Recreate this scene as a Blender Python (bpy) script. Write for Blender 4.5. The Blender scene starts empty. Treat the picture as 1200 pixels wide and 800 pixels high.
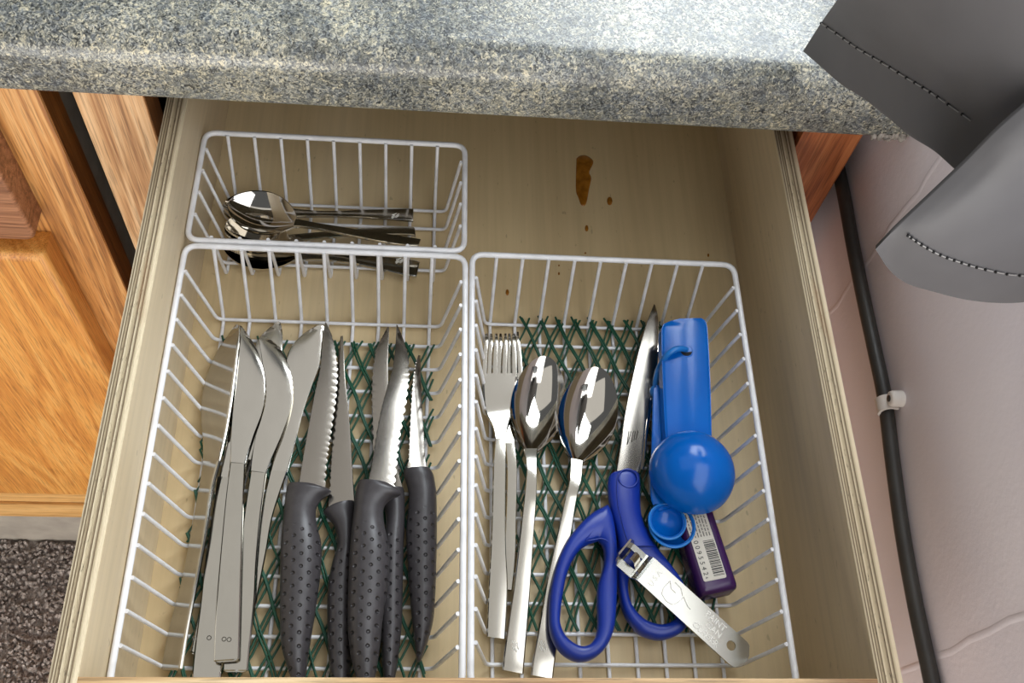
import bpy, bmesh, math, random
from mathutils import Vector, Matrix
random.seed(7)
SC = bpy.context.scene
COL = SC.collection
ZF = 77.5                      # height of the drawer floor above the carpet, cm

def V(p):                      # cm (drawer frame) -> metres (world)
    return Vector((p[0] / 100, p[1] / 100, (p[2] + ZF) / 100))

# ---------------------------------------------------------------- camera
FPX = 1173.361
CC = Vector((13.0519, 0.0, 51.3603))
RM = Matrix(((0.99518, -0.01656, 0.09641), (0.03311, -0.86993, -0.49206), (0.09202, 0.49288, -0.86523)))
cam = bpy.data.cameras.new('camera')
cam.sensor_width = 36.0
cam.lens = FPX / 1200 * 36
cam.clip_start = 0.01
cam_o = bpy.data.objects.new('camera', cam)
COL.objects.link(cam_o)
r0, r1, r2 = RM[0], RM[1], RM[2]
cam_o.matrix_world = Matrix.Translation(V(CC)) @ Matrix((
    (r0[0], -r1[0], -r2[0]), (r0[1], -r1[1], -r2[1]), (r0[2], -r1[2], -r2[2]))).to_4x4()
SC.camera = cam_o

# ---------------------------------------------------------------- light
W = bpy.data.worlds.new('world'); SC.world = W; W.use_nodes = True
W.node_tree.nodes['Background'].inputs[0].default_value = (0.93, 0.96, 1.0, 1)
W.node_tree.nodes['Background'].inputs[1].default_value = 0.12

def area(name, loc, target, sx, sy, power, col):
    l = bpy.data.lights.new(name, 'AREA'); l.shape = 'RECTANGLE'; l.size = sx / 100; l.size_y = sy / 100
    l.energy = power; l.color = col
    o = bpy.data.objects.new(name, l); COL.objects.link(o)
    o.location = V(loc)
    o.rotation_euler = (V(target) - V(loc)).to_track_quat('-Z', 'Y').to_euler()
    return o
area('window_light', (44, 76, 56), (0, 25, 10), 46, 60, 8.5, (0.88, 0.95, 1.0))
area('near_window_light', (43, -25, 72), (-30, -10, 20), 110, 84, 7.6, (0.95, 0.97, 1.0))
area('front_fill_light', (0, -170, -5), (15, 10, -5), 220, 130, 54.0, (1.0, 0.96, 0.90))  # added low fill from the front, no glass door is known there
area('overhead_fill_light', (-10, 60, 155), (-10, 60, 0), 150, 110, 2.9, (1.0, 0.97, 0.91))  # added overhead panel, gives the flat steel something bright to reflect

SC.view_settings.view_transform = 'Standard'
SC.view_settings.look = 'None'
SC.view_settings.gamma = 1.0
SC.view_settings.use_curve_mapping = False
SC.view_settings.exposure = 0.1

# ---------------------------------------------------------------- helpers
def ray(px, py):
    return RM.transposed() @ Vector(((px - 600) / FPX, (py - 400) / FPX, 1))
def at(px, py, z=0.0, axis=2):  # a sighted point at a known height (axis 2), depth (1) or wall distance (0)
    d = ray(px, py)
    return CC + d * ((z - CC[axis]) / d[axis])

def sm(t): return t * t * (3 - 2 * t)
def lerp(a, b, t): return a + (b - a) * t

def catmull(rows, n):
    """rows: list of equal length tuples of floats/Vectors, resampled smoothly to n rows"""
    out = []; m = len(rows)
    for i in range(n):
        u = i / (n - 1) * (m - 1); k = min(int(u), m - 2); t = u - k
        a, b, c, d = rows[max(k - 1, 0)], rows[k], rows[k + 1], rows[min(k + 2, m - 1)]
        r = []
        for q in range(len(b)):
            r.append(0.5 * ((2 * b[q]) + (c[q] - a[q]) * t + (2 * a[q] - 5 * b[q] + 4 * c[q] - d[q]) * t * t + (3 * b[q] - a[q] - 3 * c[q] + d[q]) * t ** 3))
        out.append(tuple(r))
    return out

class MB:
    def __init__(s): s.v = []; s.f = []; s.uv = {}
    def add(s, p): s.v.append(Vector(p)); return len(s.v) - 1
    def box(s, x0, x1, y0, y1, z0, z1):
        n = len(s.v)
        for z in (z0, z1):
            for y in (y0, y1):
                for x in (x0, x1): s.add((x, y, z))
        s.f += [(n, n+2, n+3, n+1), (n+4, n+5, n+7, n+6), (n, n+1, n+5, n+4), (n+2, n+6, n+7, n+3), (n, n+4, n+6, n+2), (n+1, n+3, n+7, n+5)]
        return s
    def loft(s, rings, closed=False, cap=True):
        k = len(rings[0]); n = len(s.v)
        for r in rings:
            for p in r: s.add(p)
        m = len(rings)
        for i in range(m if closed else m - 1):
            a = n + i * k; b = n + ((i + 1) % m) * k
            for j in range(k):
                s.f.append((a + j, a + (j + 1) % k, b + (j + 1) % k, b + j))
        if cap and not closed:
            s.f.append(tuple(n + j for j in reversed(range(k))))
            s.f.append(tuple(n + (m - 1) * k + j for j in range(k)))
        return s
    def tube(s, pts, r, seg=8, closed=False, squash=1.0):
        pts = [Vector(p) for p in pts]; m = len(pts); rings = []
        rr = r if isinstance(r, (list, tuple)) else [r] * m
        ref = None
        for i in range(m):
            a = pts[(i - 1) % m] if (closed or i > 0) else pts[i]
            b = pts[(i + 1) % m] if (closed or i < m - 1) else pts[i]
            t = (b - a).normalized()
            if ref is None:
                ref = Vector((0, 0, 1)) if abs(t.z) < 0.8 else Vector((1, 0, 0))
            u = t.cross(ref)
            if u.length < 1e-4: u = t.cross(Vector((0.3, 1, 0.2)))
            u.normalize(); w = u.cross(t).normalized(); ref = w
            rings.append([pts[i] + (u * math.cos(2*math.pi*j/seg) + w * squash * math.sin(2*math.pi*j/seg)) * rr[i] for j in range(seg)])
        return s.loft(rings, closed)
    def grid(s, P, thick=None, off=None):
        """P[i][j] points; thick closes it as a slab pushed along off (vector)"""
        n = len(s.v); a = len(P); b = len(P[0])
        for r in P:
            for p in r: s.add(p)
        for i in range(a - 1):
            for j in range(b - 1):
                q = n + i * b + j
                s.f.append((q, q + 1, q + b + 1, q + b))
        if off is not None:
            o = Vector(off); m = len(s.v)
            for r in P:
                for p in r: s.add(Vector(p) + o)
            for i in range(a - 1):
                for j in range(b - 1):
                    q = m + i * b + j
                    s.f.append((q, q + b, q + b + 1, q + 1))
            edge = [(0, j) for j in range(b)] + [(i, b-1) for i in range(1, a)] + [(a-1, j) for j in range(b-2, -1, -1)] + [(i, 0) for i in range(a-2, 0, -1)]
            ids = [i * b + j for i, j in edge]
            for k in range(len(ids)):
                p, q = ids[k], ids[(k + 1) % len(ids)]
                s.f.append((n + p, m + p, m + q, n + q))
        return s
    def poly(s, pts, z0, z1):
        """extruded polygon, pts 2D"""
        n = len(s.v); k = len(pts)
        for z in (z0, z1):
            for p in pts: s.add((p[0], p[1], z))
        s.f.append(tuple(n + j for j in reversed(range(k)))); s.f.append(tuple(n + k + j for j in range(k)))
        for j in range(k): s.f.append((n + j, n + (j+1) % k, n + k + (j+1) % k, n + k + j))
        return s
    def build(s, name, mat, parent=None, base=None, ang=35, bevel=0, subsurf=0, uv=None):
        me = bpy.data.meshes.new(name)
        if parent is not None and base is None: base = parent['_b'] if '_b' in parent.keys() else None
        if base is None:
            xs = [v.x for v in s.v]; ys = [v.y for v in s.v]; zs = [v.z for v in s.v]
            base = ((min(xs)+max(xs))/2, (min(ys)+max(ys))/2, min(zs))
        B = Vector(base)
        me.from_pydata([(v - B) / 100 for v in s.v], [], s.f)
        bm = bmesh.new(); bm.from_mesh(me)
        bmesh.ops.recalc_face_normals(bm, faces=bm.faces)
        if bevel:
            bmesh.ops.bevel(bm, geom=[e for e in bm.edges if e.calc_face_angle(0) > 0.6], offset=bevel/100, segments=2, profile=0.6, affect='EDGES', clamp_overlap=True)
        bm.to_mesh(me); bm.free()
        if uv is not None:
            lay = me.uv_layers.new(name='UVMap')
            for lp in me.loops: lay.data[lp.index].uv = uv(me.vertices[lp.vertex_index].co * 100 + B)
        me.polygons.foreach_set('use_smooth', [True] * len(me.polygons))
        me.set_sharp_from_angle(angle=math.radians(ang))
        me.update()
        if mat: me.materials.append(mat)
        o = bpy.data.objects.new(name, me); COL.objects.link(o)
        if parent is not None:
            o.parent = parent
            pb = Vector(ABS[parent.name]); o.location = (B - pb) / 100
        else:
            o.location = V(B)
        ABS[o.name] = tuple(B)
        if subsurf:
            md = o.modifiers.new('subsurf', 'SUBSURF'); md.levels = md.render_levels = subsurf
        return o
ABS = {}
def thing(name, base, label, cat, group=None):
    o = bpy.data.objects.new(name, None); COL.objects.link(o)
    o.empty_display_size = 0.02
    o.location = V(base); ABS[o.name] = tuple(base)
    return tag(o, label, cat, group)
def tag(o, label, cat, group=None):
    o['label'] = label; o['category'] = cat
    if group: o['group'] = group
    return o
def struct(o): o['kind'] = 'structure'; return o

# ---------------------------------------------------------------- materials
def srgb(r, g, b):
    f = lambda c: (c/255/12.92) if c/255 <= 0.04045 else ((c/255 + 0.055)/1.055) ** 2.4
    return (f(r), f(g), f(b), 1)
def mat(name, col=(0.5,0.5,0.5,1), rough=0.5, metal=0.0, spec=0.5, coat=0.0):
    m = bpy.data.materials.new(name); m.use_nodes = True
    b = m.node_tree.nodes['Principled BSDF']
    b.inputs['Base Color'].default_value = col
    b.inputs['Roughness'].default_value = rough
    b.inputs['Metallic'].default_value = metal
    b.inputs['Specular IOR Level'].default_value = spec
    b.inputs['Coat Weight'].default_value = coat
    return m
class NT:
    def __init__(s, m): s.m = m; s.t = m.node_tree; s.b = s.t.nodes['Principled BSDF']
    def n(s, typ, **kw):
        o = s.t.nodes.new(typ)
        for k, v in kw.items():
            if k.startswith('i_'): o.inputs[k[2:].replace('_', ' ')].default_value = v
            else: setattr(o, k, v)
        return o
    def l(s, a, b): s.t.links.new(a, b)
    def coords(s, scale, kind='Object', loc=(0,0,0), rot=(0,0,0)):
        tc = s.n('ShaderNodeTexCoord'); mp = s.n('ShaderNodeMapping')
        mp.inputs['Scale'].default_value = scale; mp.inputs['Location'].default_value = loc; mp.inputs['Rotation'].default_value = rot
        s.l(tc.outputs[kind], mp.inputs['Vector']); return mp.outputs[0]
    def noise(s, vec, scale=1, detail=4, rough=0.55, dist=0.0):
        o = s.n('ShaderNodeTexNoise'); o.inputs['Scale'].default_value = scale; o.inputs['Detail'].default_value = detail
        o.inputs['Roughness'].default_value = rough; o.inputs['Distortion'].default_value = dist
        s.l(vec, o.inputs['Vector']); return o.outputs['Fac']
    def ramp(s, fac, stops, interp='LINEAR'):
        o = s.n('ShaderNodeValToRGB'); cr = o.color_ramp; cr.interpolation = interp
        while len(cr.elements) < len(stops): cr.elements.new(0.5)
        for e, (p, c) in zip(cr.elements, stops): e.position = p; e.color = c
        s.l(fac, o.inputs[0]); return o.outputs[0]
    def mix(s, fac, a, b, mode='MIX'):
        o = s.n('ShaderNodeMix', data_type='RGBA', blend_type=mode)
        for sock, val in ((o.inputs[0], fac), (o.inputs[6], a), (o.inputs[7], b)):
            if hasattr(val, 'links') or hasattr(val, 'is_output'): s.l(val, sock)
            else: sock.default_value = val
        return o.outputs[2]
    def math(s, op, a, b=0.0, c=0.0):
        o = s.n('ShaderNodeMath', operation=op)
        for sock, val in zip(o.inputs, (a, b, c)):
            if hasattr(val, 'is_output'): s.l(val, sock)
            else: sock.default_value = val
        return o.outputs[0]
    def bump(s, h, strength=0.3, dist=0.001):
        o = s.n('ShaderNodeBump'); o.inputs['Strength'].default_value = strength; o.inputs['Distance'].default_value = dist
        s.l(h, o.inputs['Height']); s.l(o.outputs[0], s.b.inputs['Normal'])
    def color(s, c): s.l(c, s.b.inputs['Base Color'])
    def rough(s, c): s.l(c, s.b.inputs['Roughness'])
BW = lambda v: (v, v, v, 1)

def wood(name, dark, mid, light, axis=2, rough=0.42, seed=0, fine=1.0, figure=1.0):
    m = mat(name, rough=rough); t = NT(m)
    def sc(a, b): v = [a, a, a]; v[axis] = b; return tuple(v)
    v1 = t.coords(sc(34 * figure, 2.2), loc=(seed, seed*2, seed*3))
    n1 = t.noise(v1, 1, 3, 0.5, 0.9)
    wv = t.math('SINE', t.math('MULTIPLY', n1, 42.0))
    v2 = t.coords(sc(520 * fine, 9), loc=(seed*2, seed, 0))
    n2 = t.noise(v2, 1, 3, 0.6)
    v3 = t.coords(sc(1300 * fine, 40)); n3 = t.noise(v3, 1, 2, 0.6)
    base = t.ramp(t.math('ADD', t.math('MULTIPLY', wv, 0.16), t.math('MULTIPLY', n2, 1.0)), [(0.22, dark), (0.5, mid), (0.8, light)])
    pores = t.ramp(n3, [(0.36, BW(0.5)), (0.5, BW(1))])
    t.color(t.mix(0.72, base, pores, 'MULTIPLY'))
    t.bump(t.math('ADD', n2, n3), 0.25, 0.0006)
    return m
M = {}
M['oak'] = wood('honey_oak', srgb(150, 96, 46), srgb(192, 134, 72), srgb(214, 164, 104), 2, seed=1)
M['oak_pale'] = wood('pale_oak', srgb(160, 112, 70), srgb(200, 154, 106), srgb(222, 184, 140), 2, seed=5)
M['oak_door'] = wood('golden_oak', srgb(190, 122, 52), srgb(214, 148, 70), srgb(224, 166, 90), 2, seed=2, figure=0.6)
M['oak_red'] = wood('red_oak', srgb(108, 68, 42), srgb(142, 94, 62), srgb(168, 118, 84), 0, seed=3)
M['oak_stile_red'] = wood('red_oak_stile', srgb(120, 62, 32), srgb(164, 92, 50), srgb(186, 116, 70), 2, seed=4)
M['oak_edge_shaded'] = wood('oak_edge_shaded', srgb(104, 62, 24), srgb(128, 78, 32), srgb(142, 90, 40), 2, seed=6)  # darker oak, the shadow on the stile sides put into the colour
M['oak_rail'] = wood('oak_rail', srgb(196, 146, 84), srgb(214, 166, 102), srgb(226, 182, 120), 0, seed=8)

def ply_face(name, a, b, c, axis=1, rough=0.5):
    m = mat(name, rough=rough); t = NT(m)
    def sc(x, y): v = [x, x, x]; v[axis] = y; return tuple(v)
    n1 = t.noise(t.coords(sc(9, 2.5)), 1, 4, 0.5, 0.6)
    n2 = t.noise(t.coords(sc(240, 7)), 1, 3, 0.6)
    base = t.ramp(n1, [(0.3, a), (0.52, b), (0.72, c)])
    sk = t.ramp(n2, [(0.3, BW(0.86)), (0.6, BW(1.0))])
    flecks = t.ramp(t.noise(t.coords(sc(420, 160)), 1, 1, 0.5), [(0.2, BW(0.55)), (0.27, BW(1))])
    t.color(t.mix(0.6, t.mix(0.7, base, sk, 'MULTIPLY'), flecks, 'MULTIPLY'))
    return m
M['ply'] = ply_face('birch_ply_face', srgb(196, 176, 142), srgb(208, 190, 158), srgb(218, 202, 174))
M['ply_floor'] = ply_face('birch_ply_floor', srgb(192, 168, 126), srgb(206, 184, 142), srgb(220, 200, 162))

def ply_edge(name, width):
    """bands of plies across local x (0..width m), torn grain along y"""
    m = mat(name, rough=0.7); t = NT(m)
    tc = t.n('ShaderNodeTexCoord'); sep = t.n('ShaderNodeSeparateXYZ'); t.l(tc.outputs['Object'], sep.inputs[0])
    u = t.math('ADD', t.math('DIVIDE', sep.outputs[0], width), 0.5)
    lt, md, dk = srgb(216, 200, 168), srgb(180, 163, 132), srgb(92, 72, 46)
    bands = t.ramp(u, [(0.0, lt), (0.10, dk), (0.14, lt), (0.20, dk), (0.24, md), (0.33, dk), (0.36, lt), (0.46, md), (0.5, md), (0.60, dk), (0.63, lt), (0.74, dk), (0.78, md), (0.88, lt)], 'LINEAR')
    vo = t.noise(t.coords((900, 170, 900)), 1, 3, 0.65)
    inner = t.ramp(u, [(0.2, BW(0)), (0.27, BW(1)), (0.66, BW(1)), (0.74, BW(0))])
    hole = t.ramp(vo, [(0.30, BW(0.30)), (0.42, BW(1))])
    c1 = t.mix(inner, bands, t.mix(1.0, bands, hole, 'MULTIPLY'))
    st = t.noise(t.coords((60, 12, 60)), 1, 2, 0.5)
    stain = t.ramp(st, [(0.62, BW(0)), (0.74, BW(1))])
    t.color(t.mix(t.math('MULTIPLY', stain, 0.55), c1, srgb(150, 100, 48)))
    t.bump(t.math('ADD', vo, t.math('MULTIPLY', bands, 0.5)), 0.6, 0.001)
    return m
M['ply_edge'] = ply_edge('ply_edge', 0.0112)
M['front_edge'] = wood('front_edge', srgb(150, 110, 70), srgb(206, 172, 126), srgb(226, 200, 160), 0, seed=9)

def laminate():
    m = mat('grey_stone_laminate', rough=0.33, spec=0.55); t = NT(m)
    v = t.coords((1, 1, 1))
    big = t.noise(v, 20, 3, 0.6, 0.6)
    fin = t.noise(v, 460, 2, 0.6, 1.6)
    spk = t.noise(t.coords((1, 1, 1), loc=(0.31, 0.17, 0.05)), 400, 1, 0.5, 2.2)
    chip = t.noise(t.coords((1, 1, 1), loc=(0.11, 0.57, 0.25)), 260, 2, 0.6, 1.2)
    f = t.math('ADD', fin, t.math('MULTIPLY', t.math('SUBTRACT', big, 0.5), 0.42))
    base = t.ramp(f, [(0.30, srgb(74, 76, 76)), (0.42, srgb(112, 114, 112)), (0.53, srgb(146, 147, 141)), (0.62, srgb(196, 192, 176)), (0.72, srgb(224, 216, 194))])
    cool = t.ramp(chip, [(0.36, srgb(200, 206, 216)), (0.5, srgb(226, 226, 222)), (0.64, srgb(250, 244, 228))])
    c = t.mix(1.0, base, cool, 'MULTIPLY')
    dk = t.ramp(spk, [(0.37, BW(1)), (0.41, BW(0))])
    c = t.mix(t.math('MULTIPLY', dk, 0.9), c, srgb(34, 36, 38))
    t.color(c); t.bump(fin, 0.08, 0.0004)
    return m
M['laminate'] = laminate()

def steel(name, col, rough, smudge=0.12, axis=None):
    m = mat(name, col, rough, 1.0); t = NT(m)
    n = t.noise(t.coords((70, 50, 70)), 1, 4, 0.6)
    r = t.math('ADD', t.math('MULTIPLY', n, smudge), rough - smudge * 0.5); t.rough(r)
    n2 = t.noise(t.coords((60, 30, 60), loc=(3, 1, 2)), 1, 5, 0.65)
    c = t.ramp(n2, [(0.3, tuple(x * 0.94 for x in col[:3]) + (1,)), (0.6, col)]); t.color(c)
    return m
M['steel'] = steel('cutlery_steel', srgb(198, 194, 186), 0.10, 0.05)
M['steel_handle'] = steel('worn_steel', srgb(190, 186, 177), 0.12, 0.06)
M['steel_mirror'] = steel('mirror_steel', srgb(214, 209, 200), 0.055, 0.03)
M['steel_blade'] = steel('brushed_blade', srgb(156, 150, 142), 0.19, 0.06)
M['tin'] = steel('tinned_plate', srgb(190, 189, 180), 0.2, 0.1)
M['engrave_light'] = mat('stamped_bright', srgb(238, 236, 228), 0.45, 0.3)
M['engrave_dark'] = mat('stamped_dark', srgb(82, 78, 72), 0.5, 0.6)

def white_wire():
    m = mat('white_coated_wire', srgb(226, 226, 228), 0.28, 0, 0.5); t = NT(m)
    n = t.noise(t.coords((120, 120, 120)), 1, 2, 0.5)
    t.color(t.ramp(n, [(0.3, srgb(216, 215, 216)), (0.6, srgb(230, 230, 232))])); t.bump(n, 0.08, 0.0008)
    return m
M['wire'] = white_wire()
def plain(name, c1, c2, rough, scale=60, spec=0.5, bump=0.0, coat=0.0, detail=3):
    m = mat(name, c1, rough, 0, spec, coat); t = NT(m)
    n = t.noise(t.coords((scale,)*3), 1, detail, 0.55)
    t.color(t.ramp(n, [(0.32, c1), (0.66, c2)]))
    if bump: t.bump(n, bump, 0.0006)
    return m
M['net'] = plain('green_net_plastic', srgb(8, 62, 44), srgb(12, 78, 54), 0.35)
M['blue'] = plain('bright_blue_plastic', srgb(0, 94, 186), srgb(2, 102, 196), 0.2, 30, spec=0.4)
M['blue_light'] = plain('pale_blue_plastic', srgb(26, 116, 200), srgb(34, 124, 206), 0.25, 30)
M['navy'] = plain('royal_blue_plastic', srgb(16, 44, 140), srgb(20, 52, 152), 0.33, 40, bump=0.05)
M['purple'] = plain('dark_purple_plastic', srgb(52, 22, 70), srgb(62, 28, 84), 0.25, 40)
M['label'] = plain('off_white_label', srgb(206, 200, 188), srgb(216, 210, 198), 0.55)
M['ink'] = plain('black_ink', srgb(24, 22, 22), srgb(32, 30, 30), 0.6)
M['ink_grey'] = plain('grey_ink', srgb(92, 88, 84), srgb(110, 106, 100), 0.6)
M['cable'] = plain('black_cable_sheath', srgb(44, 42, 40), srgb(58, 56, 52), 0.45, 30)
M['clip'] = plain('white_clip_plastic', srgb(206, 198, 190), srgb(220, 212, 204), 0.4)
M['nail'] = mat('grey_nail', srgb(90, 88, 86), 0.4, 1.0)
M['curtain'] = plain('grey_coated_cloth', srgb(90, 89, 91), srgb(96, 95, 97), 0.55, 25, 0.35, 0.04)
M['stitch'] = mat('pale_thread', srgb(146, 144, 142), 0.7)
M['hole_shade'] = mat('painted_hole_shade', srgb(14, 14, 14), 0.8)  # near-black that stands for the shade inside holes
M['glue'] = mat('amber_drip', srgb(146, 92, 24), 0.2, 0, 0.5, 0.3)
NT(M['glue']).color(NT(M['glue']).ramp(NT(M['glue']).noise(NT(M['glue']).coords((160,)*3), 1, 2), [(0.3, srgb(122, 74, 14)), (0.7, srgb(168, 108, 34))]))
M['inner'] = plain('cabinet_inside_shade', srgb(44, 34, 26), srgb(54, 42, 32), 0.8)  # near-black brown, the darkness of the unlit interior painted in
M['grey_board'] = plain('dark_grey_board', srgb(124, 120, 110), srgb(140, 136, 126), 0.7)
M['toe'] = plain('grey_toe_board', srgb(150, 142, 132), srgb(170, 162, 150), 0.7, 30)
M['caulk'] = plain('grey_sealant', srgb(112, 106, 100), srgb(160, 152, 144), 0.7, 200)

def wall_paint():
    m = mat('lilac_white_wall_paint', rough=0.45, spec=0.4); t = NT(m)
    n = t.noise(t.coords((6, 6, 6)), 1, 3); n2 = t.noise(t.coords((260, 260, 260)), 1, 4, 0.6)
    t.color(t.ramp(n, [(0.3, srgb(222, 213, 219)), (0.7, srgb(230, 222, 226))]))
    t.bump(n2, 0.16, 0.001); return m
M['wall'] = wall_paint()
def carpet():
    m = mat('grey_brown_carpet', rough=0.95, spec=0.1); t = NT(m)
    n = t.noise(t.coords((230, 150, 230)), 1, 4, 0.7, 0.5)
    t.color(t.ramp(n, [(0.34, srgb(128, 116, 109)), (0.5, srgb(196, 184, 176)), (0.66, srgb(236, 226, 218))]))
    t.bump(n, 1.0, 0.006); return m
M['carpet'] = carpet()

def handle_plastic():
    """charcoal plastic, staggered dimples laid out in UV centimetres (u along, v across)"""
    m = mat('charcoal_dimpled_plastic', srgb(60, 58, 60), 0.36, 0, 0.5); t = NT(m)
    uv = t.n('ShaderNodeUVMap'); sep = t.n('ShaderNodeSeparateXYZ'); t.l(uv.outputs[0], sep.inputs[0])
    u, v = sep.outputs[0], sep.outputs[1]
    def dots(du, dv):
        a = t.math('SUBTRACT', t.math('FRACT', t.math('ADD', t.math('DIVIDE', u, 0.64), du)), 0.5)
        b = t.math('SUBTRACT', t.math('FRACT', t.math('ADD', t.math('DIVIDE', v, 0.78), dv)), 0.5)
        d = t.math('SQRT', t.math('ADD', t.math('POWER', t.math('MULTIPLY', a, 0.64), 2.0), t.math('POWER', t.math('MULTIPLY', b, 0.78), 2.0)))
        mr = t.n('ShaderNodeMapRange', interpolation_type='SMOOTHSTEP')
        mr.inputs[1].default_value = 0.04; mr.inputs[2].default_value = 0.11; mr.inputs[3].default_value = 1; mr.inputs[4].default_value = 0
        t.l(d, mr.inputs[0]); return mr.outputs[0]
    dd = t.math('MAXIMUM', dots(0, 0), dots(0.5, 0.5))
    mask = t.n('ShaderNodeMapRange'); mask.inputs[1].default_value = 2.2; mask.inputs[2].default_value = 2.9
    t.l(u, mask.inputs[0])
    h = t.math('MULTIPLY', dd, mask.outputs[0])
    t.bump(t.math('MULTIPLY', h, -1.0), 1.0, 0.0012)
    n = t.noise(t.coords((300,)*3), 1, 2)
    base = t.ramp(n, [(0.3, srgb(58, 55, 57)), (0.7, srgb(66, 63, 65))])
    t.color(t.mix(t.math('MULTIPLY', h, 0.45), base, srgb(24, 23, 24)))  # dimples also darkened in colour, imitating the shade in each recess
    return m
M['handle'] = handle_plastic()

# ---------------------------------------------------------------- setting
WX = 39.0     # right wall
# carpet with a raised pile where it is seen
fl = MB().box(-160, WX, -160, 46, -ZF - 2, -ZF).build('floor', M['carpet']); struct(fl)
pile = MB()
for i in range(5200):
    x = random.uniform(-52, -18); y = random.uniform(8, 41.4); r = random.uniform(0.22, 0.42); h = random.uniform(0.5, 1.1)
    a = random.uniform(0, 6.28); dx, dy = random.uniform(-.35, .35), random.uniform(-.35, .35); n = len(pile.v)
    for k in range(4):
        pile.add((x + r*math.cos(a + k*1.571), y + r*math.sin(a + k*1.571), -ZF - 0.05))
    for k in range(4):
        pile.add((x + dx + 0.6*r*math.cos(a + 0.4 + k*1.571), y + dy + 0.6*r*math.sin(a + 0.4 + k*1.571), -ZF + h))
    for k in range(4): pile.f.append((n+k, n+(k+1) % 4, n+4+(k+1) % 4, n+4+k))
    pile.f.append((n+4, n+5, n+6, n+7))
po = pile.build('carpet_pile', M['carpet'], fl, ang=80); po['kind'] = 'stuff'
# right wall with two raised plaster joints
wl = MB()
wl.box(WX, WX + 8, -160, 140, -ZF, 24)
w = struct(wl.build('wall_right', M['wall']))
for (yj, z0, z1, wob) in ((32.75, -20, 23.9, 0.12), (10.6, -45, 23.9, 0.05)):
    P = []
    for i in range(40):
        z = lerp(z0, z1, i / 39); c = yj + wob * math.sin(i * 1.3) + 0.05 * math.sin(i * 3.1)
        P.append([(WX + 0.02, c - 0.4, z), (WX - 0.012, c - 0.2, z), (WX - 0.035 - 0.012*math.sin(i*2.2), c, z), (WX - 0.005, c + 0.07, z), (WX + 0.02, c + 0.2, z)])
    MB().grid(P).build('plaster_joint', M['wall'], w, ang=80)

# ---------------------------------------------------------------- countertop
YE, ZE, TOP = 35.75, 11.95, 15.9
prof = []
prof += [(YE + 1.0, ZE - 0.0), (YE + 0.35, ZE), (YE + 0.12, ZE + 0.12), (YE + 0.0, ZE + 0.45)]
for k in range(11):
    a = math.pi * (1 - k / 20.0)
    prof.append((YE + 1.75 + 1.75 * math.cos(a), TOP - 1.75 + 1.75 * math.sin(a)))
prof += [(60, TOP), (100, TOP), (100, ZE), (60, ZE), (YE + 2.2, ZE)]
ct = MB(); rings = []
for x in (-95, -60, -30, 0, 20, 36.5, 38.2, WX - 0.05):
    rings.append([(x, y + (0.0 if x < 38 else 0.06 * math.sin(y * 9)), z) for y, z in prof])
ct.loft(rings)
cto = ct.build('countertop', M['laminate'], ang=40)
tag(cto, 'speckled grey stone-look countertop with a rounded front edge above the open drawer', 'countertop')
cb = MB()
for k in range(9):
    x = 37.1 + 0.2 * k + random.uniform(-.08, .08); r = random.uniform(0.10, 0.24)
    rg = []
    for i in range(7):
        z = ZE - random.uniform(0.05, 0.25) + i * 0.09; rr = r * (math.sin((i + 0.4) / 7.2 * math.pi) ** 0.5) * random.uniform(.75, 1.2)
        rg.append([(x + rr*math.cos(j*1.047)*random.uniform(.8, 1.2), YE + 0.12 + rr*math.sin(j*1.047)*random.uniform(.8, 1.2), z) for j in range(6)])
    cb.loft(rg)
cb.build('sealant', M['caulk'], cto, ang=70)

# ---------------------------------------------------------------- cabinets
YC = 38.3
cab = thing('drawer_cabinet', (16, YC, -ZF), 'oak cabinet that holds the open drawer, under the countertop', 'cabinet')
MB().box(-5.86, -2.15, YC, YC + 2.1, -66, ZE - 0.3).build('stile', M['oak_pale'], cab, bevel=0.12)
MB().box(-2.3, -2.15 + 0.02, YC + 0.1, YC + 2.0, -66, ZE - 0.4).build('stile_edge', M['oak_edge_shaded'], cab)  # thin strip on the side face, its shade painted in
MB().box(34.47, 38.04, YC, YC + 2.1, -66, ZE - 0.3).build('stile', M['oak_stile_red'], cab, bevel=0.12)
MB().box(-2.15, 34.47, YC, YC + 2.0, -3.6, -1.5).build('rail', M['oak'], cab)
MB().box(-5.7, -5.0, YC + 2.1, 97, -66, ZE - 0.05).box(37.3, 37.9, YC + 2.1, 97, -66, ZE - 0.05).box(-5, 37.3, 96, 97, -66, ZE - 0.05).box(-5, 37.3, YC + 2.1, 96, -67, -66).build('carcass', M['inner'], cab)
MB().box(-2.15, 34.47, YC, YC + 1.0, -66, -3.6).build('door_panel', M['oak'], cab)

lc = thing('side_cabinet', (-40, YC, -ZF), 'golden oak cabinet on the left with a closed door and drawer front', 'cabinet')
MB().box(-11.6, -7.63, YC, YC + 2.1, -57.2, ZE - 0.3).build('stile', M['oak'], lc, bevel=0.12)
MB().box(-7.66, -7.60, YC + 0.12, YC + 2.05, -57, ZE - 0.4).build('stile_edge', M['oak_edge_shaded'], lc)  # side face towards the gap, shade carried by the darker oak
MB().box(-90, -11.6, YC, YC + 2.0, -57.2, -50.0).build('bottom_rail', M['oak_rail'], lc, bevel=0.1)
MB().box(-90, -7.8, YC - 0.35, YC - 0.01, -57.2, -53.4).build('base_trim', M['oak_rail'], lc, bevel=0.1)
MB().box(-90, -11.6, YC, YC + 2.0, -4.5, ZE - 0.3).build('middle_rail', M['oak'], lc)
MB().box(-90, -7.9, YC + 2.1, YC + 3, -57, ZE - 0.2).build('carcass', M['inner'], lc)
MB().box(-8.2, -7.7, YC + 2.1, 97, -57.2, ZE - 0.05).box(-90, -7.7, YC + 3, 60, -57.2, -56.4).build('end_panel', M['grey_board'], lc)
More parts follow.
